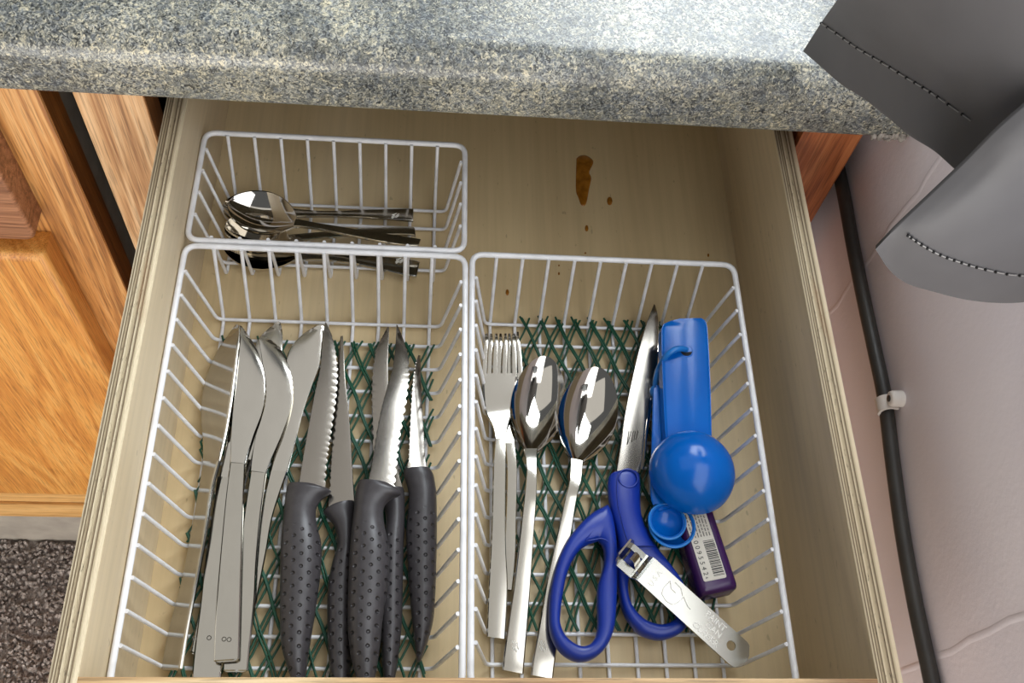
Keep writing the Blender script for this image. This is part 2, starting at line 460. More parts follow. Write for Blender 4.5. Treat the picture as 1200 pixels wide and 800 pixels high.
MB().box(-90, 39, 41.8, 43, -ZF, -57.3).build('toe_board', M['toe'], lc)
def rounded_front(x0, x1, z0, z1, y0, y1, rc, re):
    """overlay front: rounded outline corner rc (bottom right), rounded face edge re"""
    pts = [(x0, z0)]
    for k in range(9):
        a = -math.pi/2 + k/8*math.pi/2
        pts.append((x1 - rc + rc*math.cos(a), z0 + rc + rc*math.sin(a)))
    pts += [(x1, z1), (x0, z1)]
    cx, cz = (x0+x1)/2, (z0+z1)/2
    def ins(d): return [(min(max(p[0], x0), x1) - (d if p[0] > cx else -d), p[1] - (d if p[1] > cz else -d)) for p in pts]
    m = MB(); rings = []
    for y, d in ((y1, 0), (y0 + re, 0), (y0 + re*0.6, re*0.08), (y0 + re*0.29, re*0.29), (y0 + re*0.08, re*0.6), (y0, re)):
        q = ins(d); rings.append([(a, y, b) for a, b in q])
    return m.loft(rings)
df = rounded_front(-70, -10.6, -1.9, ZE - 1.2, YC - 2.0, YC - 0.02, 0.7, 0.28).build('drawer_front', M['oak_red'], lc, ang=25)
df['label'] = 'reddish oak drawer front'
door = rounded_front(-70, -10.7, -46.3, -3.6, YC - 2.0, YC - 0.02, 0.3, 0.7).build('door', M['oak_door'], lc, ang=50)

# ---------------------------------------------------------------- drawer
DW, DH, DT, DY = 33.0, 8.78, 1.114, 8.3
dr = thing('drawer', (16.5, 30, -1.2), 'open plywood drawer with birch sides pulled out under the countertop', 'drawer')
for (x0, x1) in ((-DT, 0), (DW, DW + DT)):
    MB().box(x0, x1, DY - 1.9, 55, -1.2, DH - 0.12).build('side_panel', M['ply'], dr)
    MB().box(x0, x1, DY - 1.9, 55, DH - 0.12, DH).build('ply_edge', M['ply_edge'], dr, base=((x0+x1)/2, 30, DH), bevel=0.03)
MB().box(0, DW, 53.8, 55, 0, DH).build('back_panel', M['ply'], dr)
dfl = MB().box(0, DW, DY, 53.8, -0.9, 0).build('bottom_panel', M['ply_floor'], dr)
MB().box(0, DW, DY - 1.9, DY, -1.2, DH - 0.12).build('front_panel', M['ply'], dr)
MB().box(0, DW, DY - 1.9, DY + 0.0, DH - 0.12, DH - 0.02).build('front_edge', M['front_edge'], dr)
MB().box(-1.1, 34.1, DY - 4.0, DY - 1.95, -3, ZE - 4.2).build('drawer_front', M['oak'], dr, bevel=0.2)
def blob(px, z=0.0, name='dried_drip', h=0.05, n=40):
    w = catmull([tuple(at(a, b, z)) for a, b in px] + [tuple(at(*px[0], z))], n)[:-1]
    c = sum((Vector(q) for q in w), Vector()) / len(w)
    m = MB(); rings = []
    for f, hh in ((1.0, -0.02), (1.0, 0.01), (0.94, h*0.7), (0.75, h)):
        rings.append([c.lerp(Vector(q), f) + Vector((0, 0, hh)) for q in w])
    return m.loft(rings).build(name, M['glue'], dfl, ang=80)
S = lambda pts, s, ox, oy: [(ox + a*s, oy + b*s) for a, b in pts]
blob(S([(387,245),(400,235),(420,235),(440,248),(443,262),(430,290),(437,310),(430,345),(420,395),(405,403),(393,375),(385,345)], .35, 540, 100))
def dot(cx, cy, rx, ry): blob([(cx + rx*math.cos(k*.785), cy + ry*math.sin(k*.785)) for k in range(8)], h=0.03, n=17)
for d in ((714.5, 235.5, 3.2, 5), (687.5, 267.5, 2.1, 3.8), (594.5, 342.5, 2.0, 3.6), (686, 296.5, 1.2, 1), (655, 320.5, 1.1, 1.8), (830, 299, 1.2, 2), (655, 311, 0.9, 1)): dot(*d)

# ---------------------------------------------------------------- baskets
def arc_corner(c, p, q, r, n=6):
    """points rounding corner c between directions to p and q"""
    c, p, q = Vector(c), Vector(p), Vector(q)
    a = c + (p - c).normalized() * r; b = c + (q - c).normalized() * r
    return [a.lerp(c, t).lerp(c.lerp(b, t), t) for t in [i/(n-1) for i in range(n)]]
def rpath(pts, r, closed=False):
    out = []; m = len(pts)
    for i in range(m):
        if not closed and i in (0, m-1): out.append(Vector(pts[i])); continue
        out += arc_corner(pts[i], pts[i-1], pts[(i+1) % m], r)
    return out
def basket(x0, x1, y0, y1, cross_y, long_x, taper, label, H=5.0):
    t = thing('wire_basket', ((x0+x1)/2, (y0+y1)/2, 0.0), label, 'basket', 'white wire baskets in the drawer')
    RR, WR = 0.165, 0.105
    MB().tube(rpath([(x0, y0, H), (x1, y0, H), (x1, y1, H), (x0, y1, H)], 0.7, True), RR, 10, True).build('rim', M['wire'], t, ang=80)
    zc, zl = 0.32, 0.12
    for y in cross_y:
        dy = 0.0
        if y > y1 - 2.0: dy = -0.15
        MB().tube(rpath([(x0 + 0.22, y, H + 0.06), (x0 + taper, y + dy, zc), (x1 - taper, y + dy, zc), (x1 - 0.22, y, H + 0.06)], 0.4), WR, 8).build('wire', M['wire'], t, ang=80)
    for x in long_x:
        MB().tube(rpath([(x, y1 - 0.2, H + 0.06), (x, y1 - taper - 0.55, zl), (x, y0 + 1.0, zl), (x, y0 + 0.2, H + 0.06)], 0.4), WR, 8).build('wire', M['wire'], t, ang=80)
    return t
basket(0.2, 15.45, 8.48, 31.75, [30.05 - 1.515*k for k in range(14)], [1.72 + 1.485*k for k in range(9)], 1.2,
       'long white wire basket on the left, holding table knives and dark handled steak knives')
basket(15.83, 30.85, 8.48, 31.95, [30.36 - 1.522*k for k in range(14)], [17.2 + 1.475*k for k in range(9)], 1.05,
       'long white wire basket on the right, holding scissors, spoons and blue measuring spoons')
basket(0.2, 15.38, 32.12, 39.78, [38.48, 36.93, 35.38, 33.83], [1.5 + 1.53*k for k in range(9)], 0.95,
       'small white wire basket at the back, holding only teaspoons')

# ---------------------------------------------------------------- green net liners
def net(x0, x1, y0, y1, pitch, slope, label, zb=0.46):
    t = thing('mesh_liner', ((x0+x1)/2, (y0+y1)/2, zb), label, 'liner')
    L = y1 - y0; rnd = random.Random(int(x0*10))
    for s in (1, -1):
        x = x0 - slope * L
        while x < x1 + slope * L:
            for dbl in (0.0, 0.09 if s > 0 else 0.26):
                pts = []
                xx = x + dbl + rnd.uniform(-.05, .05)
                for i in range(41):
                    y = lerp(y1 + rnd.uniform(0, .01), y0, i/40)
                    px = xx + s * slope * (y1 - y) + 0.05*math.sin(i*0.9 + x)
                    if x0 <= px <= x1:
                        pts.append((px, y, zb + (0.1 if s > 0 else 0.0) + 0.05*math.sin(i*0.5 + x*2)))
                if len(pts) > 4:
                    dxy = Vector(pts[0]) - Vector(pts[1])
                    if abs(pts[0][1] - y1) < 0.2:
                        pts.insert(0, tuple(Vector(pts[0]) + dxy * rnd.uniform(0.5, 1.1)))
                    MB().tube(pts, 0.066, 5).build('strand', M['net'], t, ang=80)
            x += pitch
    return t
net(18.4, 29.0, 12.2, 30.3, 1.04, 0.42, 'green plastic net lining the floor of the right wire basket')
net(1.5, 14.0, 9.6, 28.2, 1.04, 0.42, 'green plastic net lining the floor of the left wire basket')

# ---------------------------------------------------------------- flat cutlery
PLATE = [(0, 0), (0.02, .6), (0.07, .97), (0.5, 1.06), (0.93, .97), (0.98, .6), (1, 0), (0.98, -.6), (0.93, -1), (0.5, -1), (0.07, -1), (0.02, -.6)]
ROUND = [(0.5 - 0.5*math.cos(k*math.pi/10), math.sin(k*math.pi/10)) for k in range(20)]
WEDGE_R = [(0, 0), (0.03, .9), (0.1, 1), (0.6, .8), (0.93, .25), (1, 0), (0.93, -.25), (0.6, -.8), (0.1, -1), (0.03, -.9)]
WEDGE_L = [(1 - a, b) for a, b in reversed(WEDGE_R)]
def rows3(rows, n=None, smooth=True):
    """rows of (lx, ly, rx, ry, zl, zr, halfthick) sighted in px at heights -> (L, R, t)"""
    out = [(at(r[0], r[1], r[4]), at(r[2], r[3], r[5]), r[6]) for r in rows]
    if n and smooth:
        flat = [tuple(a) + tuple(b) + (t,) for a, b, t in out]
        out = [(Vector(f[0:3]), Vector(f[3:6]), f[6]) for f in catmull(flat, n)]
    return out
def strip(m, rows, prof=PLATE, tip=False):
    rings = []
    k = len(rows)
    for i, row in enumerate(rows):
        L, R, t = row[:3]; e = row[3] if len(row) > 3 else 0.0
        w = R - L; wl_ = max(w.length, 1e-4)
        a = (rows[max(i-1, 0)][0] + rows[max(i-1, 0)][1]) / 2; b = (rows[min(i+1, k-1)][0] + rows[min(i+1, k-1)][1]) / 2
        d = b - a
        n = w.cross(d)
        if n.length < 1e-6: n = Vector((0, 0, 1))
        n.normalize()
        if n.z < 0: n = -n
        rings.append([L + w*(u + (e/wl_ if (e > 0 and u < 0.02) or (e < 0 and u > 0.98) else 0)) + n*(t*h) for u, h in prof])
    return m.loft(rings)
def serrate(rows, i0, i1, amp, side, period=2):
    """rows gain a notch depth that moves only the cutting edge"""
    out = []
    for i, (L, R, t) in enumerate(rows):
        d = 0.0
        if i0 <= i <= i1: d = amp if (i // (period//2)) % 2 else -amp*0.3
        out.append((L, R, t, -d if side == 'R' else d))
    return out
def R7(rows, z0, z1, t, dz=0.0):
    """rows of (lx,ly,rx,ry): height runs z0->z1 with row, right edge raised by dz"""
    k = len(rows); out = []
    for i, r in enumerate(rows):
        z = lerp(z0, z1, i/(k-1)); out.append(tuple(r) + (z, z + dz, t))
    return out
def table_knife(label, blade, handle, zb, zh, dz=0.0, serr=None, marks=None):
    c = at(handle[-1][0], handle[-1][1], zh[1])
    t = thing('table_knife', (c.x, c.y, 0.45), label, 'knife', 'plain steel table knives')
    b = rows3(R7(blade, zb[0], zb[1], 0.09, dz), 60)
    if serr: b = serrate(b, serr[0], serr[1], 0.035, 'R')
    m = MB(); strip(m, b, WEDGE_R if dz == 0 else PLATE); m.build('blade', M['steel'], t, ang=14)
    h = rows3(R7(handle, zh[0], zh[1], 0.13, dz), 40)
    # rounded butt
    L, R, tt = h[-1]; d = ((L+R)/2 - (h[-2][0]+h[-2][1])/2).normalized()
    for s_, f in ((0.06, 0.06), (0.10, 0.14)):
        h.append((L.lerp(R, f) + d*s_, R.lerp(L, f) + d*s_, tt*0.8))
    m = MB(); strip(m, h, PLATE); ho = m.build('handle', M['steel_handle'], t, ang=14)
    if marks:
        mm = MB()
        for (px, py) in marks:
            p = at(px, py, zh[1] + 0.15)
            mm.tube([p + Vector((0.1*math.cos(a), 0.1*math.sin(a), 0)) for a in [i*0.7854 for i in range(8)]], 0.018, 4, True)
        mm.build('stamp', M['engrave_dark'], ho)
    return t
# bottom one, crossing under the others
table_knife('table knife lowest in the left pile, only its blade tip shows behind the others',
    [(326,377,329,378),(314,386,331,390),(303,397,331,405),(298,412,329,425),(294,440,322,450),(286,490,309,497),(277,535,296,540)],
    [(277,535,296,540),(264,590,281,594),(250,650,266,655),(235,710,252,715),(223,763,241,768)], (0.72,0.72), (0.72,0.72))
table_knife('table knife with a straight bright back edge, rightmost of the plain steel knives',
    [(374,381,380,382),(362,387,380,391),(349,397,378,405),(338,413,374,428),(332,440,366,450),(328,475,356,480),(323,512,346,518),(317,552,337,553)],
    [(317,552,337,553),(306,600,320,604),(296,645,312,648),(284,695,302,700),(276,745,294,748),(270,765,291,768)], (0.85,0.8), (0.8,0.72))
table_knife('table knife whose handle lies between the leftmost knife and the stamped one',
    [(296,410,299,411),(288,420,302,424),(277,445,300,450),(271,480,290,485),(265,520,279,523),(257,559,269,560)],
    [(254,559,270,560),(246,620,265,622),(240,660,262,662),(235.5,704,260,706),(227,767,261,772),(224,802,258,806)], (1.05,1.02), (1.02,1.0), marks=[(245,747)])
table_knife('table knife with a curved serrated blade, between the topmost knife and the straight backed one',
    [(307,394,311,395),(304,399,323,402),(306,416,332,413),(308,432,341,436),(310,450,343,458),(309,470,340,480),(303,495,331,506),(297,525,320,532),(294,552,312.5,554)],
    [(294,553,312.5,555),(287,600,306,602),(280,655,301,658),(272,704,299,705),(263,752,294,753),(261,785,291,785)], (1.25,1.25), (1.25,1.12), serr=(6, 30))
table_knife('table knife lying topmost in the pile with a stamped handle end',
    [(282,382,285,384),(280,400,299,405),(278,425,308,430),(275,458,311,460),(273,478,306,485),(271,505,296,512),(270,542,287.5,543)],
    [(270,543,287.5,544),(265,580,286,582),(260,630,284.5,632),(255,686,283,688),(252,730,282,730),(250.5,774,281,772)], (1.55,1.5), (1.5,1.45), serr=(26, 34), marks=[(262.5,748.5),(268.5,749)])
table_knife('leftmost table knife, tilted up against the basket side and mirroring its wires',
    [(277,381,281,381),(268,393,281,392),(254,413,279,412),(242,442,276,440),(236,470,272,470),(236,495,269,488),(238,515,265,510),(238.5,545,258,540)],
    [(238.5,545,258,540),(234,575,249,575),(223,636,240,635),(212,690,230,688),(200,733,221,735),(190,783,213,783)], (0.85,0.85), (0.85,0.7), dz=0.95)

# ---------------------------------------------------------------- steak knives
def steak_knife(label, blade, handle, zb, zh, th, serr_side, serr, dzb=0.0, tipn=8):
    c = at(handle[-1][0], handle[-1][1], zh[1])
    t = thing('steak_knife', (c.x, c.y, 0.45), label, 'knife', 'steak knives with charcoal handles')
    b = rows3(R7(blade, zb[0], zb[1], 0.06, dzb), 110)
    b = serrate(b, serr[0], serr[1], 0.07, serr_side, 4)
    m = MB(); strip(m, b, WEDGE_R if serr_side == 'R' else WEDGE_L); m.build('blade', M['steel_blade'], t, ang=14)
    k = len(handle); rows = []
    for i, r in enumerate(handle):
        f = i/(k-1); z = lerp(zh[0], zh[1], f)
        rows.append(tuple(r[:4]) + (z, z, th * (r[4] if len(r) > 4 else 1.0)))
    h = rows3(rows, 64)
    L, R, tt = h[-1]; d = ((L+R)/2 - (h[-2][0]+h[-2][1])/2).normalized()
    for s_, f, q in ((0.12, 0.1, 0.85), (0.2, 0.25, 0.6)):
        h.append((L.lerp(R, f) + d*s_, R.lerp(L, f) + d*s_, tt*q))
    a0 = (h[0][0]+h[0][1])/2; a1 = (h[-1][0]+h[-1][1])/2; ax = (a1-a0).normalized(); sd = ax.cross(Vector((0,0,1))).normalized()
    m = MB(); strip(m, h, ROUND)
    m.build('handle', M['handle'], t, ang=60, uv=lambda p: ((p - a0).dot(ax), (p - a0).dot(sd)))
    return t
# S2, lower
steak_knife('steak knife with its handle squeezed between the leftmost and the middle charcoal handles',
    [(399,394,402,394),(396,420,403.5,420),(394,445,405,447),(391,480,409,483),(388,522,412,524),(386,560,414,560),(385,596,416,590)],
    [(384,596,416,588,.9),(379,600,416.5,591,.95),(383,606,416,600,.9),(392,618,416,614,.85),(395,640,416,638,.9),(389,660,416,660,1),(384,690,415,690,1),(383.5,730,414,730,1),(385,770,412,775,.9),(390,812,408,815,.7)],
    (1.0,1.05), (1.05,1.05), 0.68, 'L', (10, 95))
# S4, under S3
steak_knife('steak knife with its serrated edge to the left, beneath the middle one',
    [(454,383,456,383.5),(448,394,456,395),(441,408,455.5,408),(437,428,455,430),(435,455,455.5,458),(435.5,485,457,488),(437,520,461,522),(441,555,468,556),(444,578,474,576)],
    [(443,578,473,572,.9),(441,583,474,580,.95),(449,592,474.5,590,.9),(452,610,474.5,610,.9),(448,640,473,642,1),(446,690,472,692,1),(446,730,471,730,1),(447,770,467,770,.9),(450,800,462,800,.7)],
    (1.0,1.05), (1.05,1.0), 0.66, 'L', (8, 80))
steak_knife('leftmost steak knife, its dimpled charcoal handle beside the plain table knives',
    [(381,378,383,379),(378,400,392,402),(375,432,396,432),(368,464,394,468),(360,507,388.5,507),(355,535,384,537),(349.5,570,381,572)],
    [(338,567,376,570,.8),(336,571,387,574,.9),(335,577,387,578,.92),(334,585,377,585,.9),(333,597,370.5,597,.9),(331.5,612,371,612,.9),(329.5,632,376,634,1),(328.5,655,377,656,1.05),(328,690,373.5,690,1.05),(328,730,367.5,730,1),(330,758,363,758,.9),(336,780,360,780,.8),(343,800,357,800,.6)],
    (1.35,1.5), (1.5,1.3), 0.8, 'R', (14, 104))
steak_knife('middle steak knife lying on top, its tip between the two shorter looking blades',
    [(464.5,381,466,381),(464,392,471,393),(463,408,476,408),(460,430,479.5,426),(454,452,479.5,448),(447,478,475,480),(440,514,469,512),(436,540,466,540),(430.5,566,463,571)],
    [(421,563,457,567,.8),(419,567,468,574,.9),(417.5,573,469,580,.92),(416,582,458,585,.9),(415,595,450,595,.9),(413,612,450,611,.9),(411,632,454,632,1),(409.5,652,457,652,1.05),(408,690,454,690,1.05),(407.5,730,448,730,1),(409.5,758,445,760,.95),(413,778,442,780,.8),(421,804,437,806,.6)],
    (1.35,2.35), (2.4,2.0), 0.8, 'R', (40, 108))
steak_knife('rightmost steak knife, edge tipped up with bright serrations beside the basket side',
    [(490.5,416,491.5,416),(487,426,492.5,428),(484,445,493,446),(482,470,494.5,472),(480,500,496.5,502),(478.5,530,498,532),(477.5,549,500,551)],
    [(473,551,504,549,.8),(473,557,508,556,.85),(476,566,510,566,.85),(479,580,511.5,580,.9),(478,600,512,604,.95),(476,625,512,630,1),(477.5,655,511.5,658,1),(479.5,690,510.5,690,1),(482.5,725,508,725,.95),(485.5,750,502,750,.85),(487.5,770,495,770,.6)],
    (1.3,1.4), (1.4,1.1), 0.72, 'L', (12, 100), dzb=-0.25)

# ---------------------------------------------------------------- spoons and forks
def bowl_outline(s):            # round at the tip, tapering smoothly into the neck
    return (s**0.5 * max(1 - s**2.2, 0)**0.9) / 0.57
def bowl_grid(tip, neck, width, depth, neckw, nu=34, nv=17, egg=0.16, pitch=0.0):
    """concave bowl from tip to neck (world cm points on the rim plane)"""
    ax = neck - tip; Ln = ax.length; ax = ax.normalized()
    sd = ax.cross(Vector((0, 0, 1))).normalized(); up = sd.cross(ax).normalized()
    if up.z < 0: up = -up
    top, bot = [], []
    for i in range(nu):
        a = i/(nu-1); s = (1 - math.cos(a*math.pi))/2
        hw = max(width/2 * bowl_outline(s), neckw/2 * sm(min(max((s-0.8)/0.2, 0), 1)))
        hw = max(hw, 0.03)
        dz = depth * math.sin(s*math.pi)**0.8 * (1.12 - 0.3*s)
        ra, rb = [], []
        for j in range(nv):
            v = -1 + 2*j/(nv-1); vv = math.sin(v*math.pi/2)
            h = -dz*(1 - vv*vv)
            p = tip + ax*(s*Ln) + sd*(vv*hw) + up*h
            q = tip + ax*(s*Ln) + sd*(vv*(hw+0.03)) + up*(h - 0.12)
            ra.append(p); rb.append(q)
        top.append(ra); bot.append(rb)
    m = MB(); n = len(m.v)
    for r in top + bot:
        for p in r: m.add(p)
    o = nu*nv
    for i in range(nu-1):
        for j in range(nv-1):
            q = i*nv + j
            m.f.append((q, q+1, q+nv+1, q+nv)); m.f.append((o+q, o+q+nv, o+q+nv+1, o+q+1))
    e = [(0, j) for j in range(nv)] + [(i, nv-1) for i in range(1, nu)] + [(nu-1, j) for j in range(nv-2, -1, -1)] + [(i, 0) for i in range(nu-2, 0, -1)]
    ids = [i*nv + j for i, j in e]
    for k in range(len(ids)):
        p, q = ids[k], ids[(k+1) % len(ids)]; m.f.append((p, o+p, o+q, q))
    return m
def emblem(parent, c, d, s=0.45):
    """small stamped mark of three slanted strokes"""
    d = Vector(d).normalized(); n = Vector((-d.y, d.x, 0)).normalized(); m = MB()
    for pts in ([(-.5,-.35),(-.1,.1),(.15,.0),(.5,.35)], [(-.5,-.05),(-.15,.3),(.1,.2),(.4,.5)], [(-.2,-.45),(.1,-.2),(.45,-.05)]):
        m.tube([c + d*(a*s) + n*(b*s) for a, b in pts], 0.028, 5)
    m.build('stamp', M['engrave_light'], parent)
def spoon(name, label, group, tip, neck, width, depth, handle, hz, zt, zn, neckw=0.55, mark=None, egg=0.05, ht=0.13):
    a = at(*tip, zt); b = at(*neck, zn)
    t = thing(name, (b.x, b.y, 0.45), label, 'spoon', group)
    bowl_grid(a, b, width, depth, neckw, egg=egg).build('bowl', M['steel_mirror'], t, ang=60)
    rows = [tuple(r) + (hz[i], hz[i], ht) for i, r in enumerate(handle)]
    h = rows3(rows, 40)
    m = MB(); strip(m, h, PLATE); ho = m.build('handle', M['steel_handle'], t, ang=14)
    if mark:
        p = at(mark[0], mark[1], mark[2]); q = at(mark[3], mark[4], mark[2]); emblem(ho, p, q - p)
    return t
TG = 'teaspoons in the small basket'
spoon('teaspoon', 'lower teaspoon whose bowl shows only through the front wires of the small basket', TG,
      (262,285), (350,300), 2.75, 0.7, [(346,297,347,306),(380,299,378,305),(430,300,426,312),(478,304,472,323),(492,307,488,325)], [0.75,0.75,0.75,0.75,0.75], 1.05, 0.95, mark=(468,305,0.93,460,304))
spoon('teaspoon', 'teaspoon with the hindmost handle, its bowl hidden beneath the topmost one', TG,
      (261,241), (348,250), 2.9, 0.75, [(344,245,344,255),(380,248,380,254),(430,246.5,430,256),(475,245,475,259),(484,245,484,260)], [1.3,1.3,1.3,1.25,1.2], 1.45, 1.35, mark=(463,252.5,1.4,455,252))
spoon('teaspoon', 'teaspoon with a small tilted bowl at the basket front, below the topmost one', TG,
      (264,262), (340,283), 2.75, 0.7, [(335,276,334,286),(370,273,372,280),(430,268,432,276),(478,266,480,276),(486,268,487,279)], [1.3,1.0,1.0,1.0,1.0], 1.75, 1.6)
spoon('teaspoon', 'topmost teaspoon with its shiny bowl facing up and a bright handle', TG,
      (268,236), (350,262), 3.0, 0.75, [(347,257,344,266),(372,262,368,268),(420,269.5,416,278),(470,277,464,287),(493,281,490,288)], [2.15,2.15,2.1,2.0,1.95], 2.3, 2.2)
SG = 'dessert spoons in the right basket'
spoon('dessert_spoon', 'left dessert spoon beside the forks with its bowl overlapped by the next one', SG,
      (640,417), (621,535), 3.1, 0.66, [(613,527,630,527),(617,548,629,548),(615,575,629,577),(610,620,626,621),(603,680,622,681),(597,720,619,722),(591,762,615.5,765),(588.5,785,613.5,790)],
      [1.25,1.5,1.5,1.3,1.1,1.0,0.9,0.9], 1.4, 1.35, neckw=0.62, mark=(604,757,1.06,608,746))
spoon('dessert_spoon', 'right dessert spoon lying over its neighbour, handle passing under the scissors', SG,
      (702,430), (675,546), 3.3, 0.68, [(668,538,683,541),(667,562,681,563),(662,585,675,588),(652,630,668,632),(642,675,658,678),(632,730,656,733),(624,774,650,779),(622,791,648,796)],
      [1.5,1.65,1.6,1.2,0.9,0.75,0.75,0.75], 1.75, 1.6, neckw=0.62, mark=(636,757,0.9,640,746))
def fork(label, tines, body, handle, zt, hz, slot=438):
    c = at(handle[-1][0], handle[-1][1], hz[-1])
    t = thing('dinner_fork', (c.x, c.y, 0.45), label, 'fork', 'forks in the right basket')
    m = MB(); strip(m, rows3([tuple(r) + (body_z, body_z, 0.1) for r, body_z in body], 24), PLATE)
    hd = m.build('head', M['steel'], t, ang=14)
    for (tx, ty, bx, w) in tines:
        rows = [(tx - w*.25, ty, tx + w*.25, ty, zt, zt, .04), (tx - w*.38, ty + 8, tx + w*.38, ty + 8, zt, zt, .08), (lerp(tx, bx, .5) - w*.5, (ty+slot)/2, lerp(tx, bx, .5) + w*.5, (ty+slot)/2, zt - .05, zt - .05, .09), (bx - w*.55, slot + 4, bx + w*.55, slot + 4, body[0][1], body[0][1], .09)]
        m = MB(); strip(m, rows3(rows, 12), PLATE); m.build('tine', M['steel'], hd, ang=14)
    h = rows3([tuple(r) + (hz[i], hz[i], 0.14) for i, r in enumerate(handle)], 30)
    m = MB(); strip(m, h, PLATE); m.build('handle', M['steel_handle'], t, ang=14)
fork('under fork of the nested pair, its narrow handle showing on the right',
     [(575.5,391,573.5,5.2),(586.5,391,585,5.2),(597,391,597,5.2),(606.5,389,610,5.2)],
     [((570.5,438,614,438),.85),((570.5,455,612,455),.8),((574,480,608,480),.75),((585,503,603,503),.9),((592,520,603,520),1.0)],
     [(592,520,603,520),(594,550,606,550),(593,600,605,600),(590,650,604,651),(586,690,600,692)], 1.0, [1.0,1.0,.85,.75,.75])
fork('top fork of the nested pair, at the left side of the right basket',
     [(570,391,567.5,5.4),(581.5,391,580,5.4),(592.5,391,591,5.4),(602,391,603,5.4)],
     [((564.5,438,606.5,438),1.25),((565,458,605.5,458),1.2),((568,482,601,482),1.15),((577,500,595,501),1.25),((580.5,515,592.5,515),1.35)],
     [(580.5,515,592.5,515),(578,545,593,545),(576.5,600,592.5,600),(575,640,593,642),(572,690,595,690),(570,746,592,749)], 1.4, [1.35,1.4,1.3,1.2,1.1,1.0])

# ---------------------------------------------------------------- scissors
P5 = lambda pts: S(pts, .3125, 630, 540)
sc = thing('scissors', tuple(at(728, 600, 0.6)), 'closed scissors with royal blue handles, blades pointing to the drawer back', 'scissors')
b1 = rows3(R7([(766,357,768,358),(760,372,771,372),(753,393,771,395),(746,420,769,422),(738,455,764,457),(731,490,758,492),(727,520,754,522),(722,552,750,554)], 1.75, 1.75, 0.07), 50)
m = MB(); strip(m, b1, WEDGE_R); bo = m.build('blade', M['steel_blade'], sc, ang=14)
b2 = rows3(R7([(767,362,769,362),(768,385,772,385),(766,420,771,420),(761,460,766.5,460),(755,500,760.5,500),(748,550,754,550)], 1.6, 1.6, 0.06), 40)
m = MB(); strip(m, b2, PLATE); m.build('blade', M['steel_mirror'], sc, ang=14)
mk = MB()
for k in range(5):
    a = at(737 + k*2.6, 505, 1.83); b = at(734 + k*2.6 + random.uniform(-1, 1), 521 - 1.5*k, 1.83); mk.tube([a, b], 0.02, 4)
mk.build('etching', M['engrave_dark'], bo)
def ringhandle(outer, inner, z, th, n=72):
    O = catmull([tuple(at(a, b, z)) for a, b in outer] + [tuple(at(*outer[0], z))], n + 1)[:-1]
    I = catmull([tuple(at(a, b, z)) for a, b in inner] + [tuple(at(*inner[0], z))], n + 1)[:-1]
    rings = []
    for o, i in zip(O, I):
        o, i = Vector(o), Vector(i); w = i - o
        rings.append([o + w*(0.5 - 0.5*math.copysign(abs(math.cos(k*math.pi/8))**0.8, math.cos(k*math.pi/8))) + Vector((0, 0, th*math.copysign(abs(math.sin(k*math.pi/8))**0.7, math.sin(k*math.pi/8)))) for k in range(16)])
    return MB().loft(rings, closed=True)
lo = P5([(262,166),(205,196),(150,248),(105,310),(72,385),(50,470),(42,550),(46,640),(75,705),(118,742),(165,754),(215,738),(255,700),(280,650),(291,590),(296,500),(298,410),(297,330),(288,250),(276,195)])
li = P5([(228,300),(185,316),(158,335),(132,372),(108,430),(94,500),(86,560),(84,610),(100,652),(128,680),(162,696),(192,690),(212,668),(222,635),(224,590),(222,530),(225,470),(242,415),(250,370),(246,325)])
hl = ringhandle(lo, li, 1.55, 0.5).build('handle', M['navy'], sc, ang=70)
# inset oval on the left shank
ov = P5([(180,300),(200,270),(230,250),(258,250),(270,275),(272,310),(262,300),(240,290),(210,295)])
ovw = catmull([tuple(at(a, b, 2.0)) for a, b in ov] + [tuple(at(*ov[0], 2.0))], 28)[:-1]
MB().tube(ovw, 0.035, 5, True).build('raised_line', M['navy'], hl, ang=80)
ro = P5([(300,300),(296,350),(297,420),(302,480),(314,545),(338,600),(378,646),(415,664),(455,672),(500,664),(540,642),(566,610),(574,560),(562,500),(535,445),(500,395),(460,345),(425,295),(400,245),(350,255)])
ri = P5([(352,420),(342,440),(338,470),(340,505),(350,538),(372,570),(402,596),(430,608),(460,614),(490,608),(512,594),(524,572),(526,545),(518,512),(500,480),(478,450),(452,425),(425,408),(398,402),(374,406)])
hr = ringhandle(ro, ri, 1.2, 0.46).build('handle', M['navy'], sc, ang=70)
sh = rows3([(*a, *b, 1.5, 1.5, t) for a, b, t in zip(P5([(290,42),(272,52),(263,75),(262,110),(268,160),(280,210),(292,250),(300,290),(305,330)]), P5([(360,38),(376,46),(383,70),(384,110),(384,160),(388,205),(400,245),(418,285),(442,325)]), (.3,.42,.46,.48,.5,.5,.5,.5,.45))], 30)
m = MB(); strip(m, sh, [(u, math.copysign(abs(v)**0.6, v)) for u, v in ROUND]); hs = m.build('shank', M['navy'], sc, ang=70)
cpx = P5([(340, 64)])[0]; cw = at(*cpx, 1.98)
MB().tube([cw + Vector((0.52*math.cos(k*.3142), 0.52*math.sin(k*.3142), 0)) for k in range(20)], 0.05, 6, True).build('pivot_ring', M['navy'], hs, ang=80)
lnw = P5([(300,60),(297,110),(303,170),(318,230),(332,280),(352,330),(380,385)])
MB().tube([at(a, b, 1.96) for a, b in lnw], 0.035, 5).build('raised_line', M['navy'], hs, ang=80)

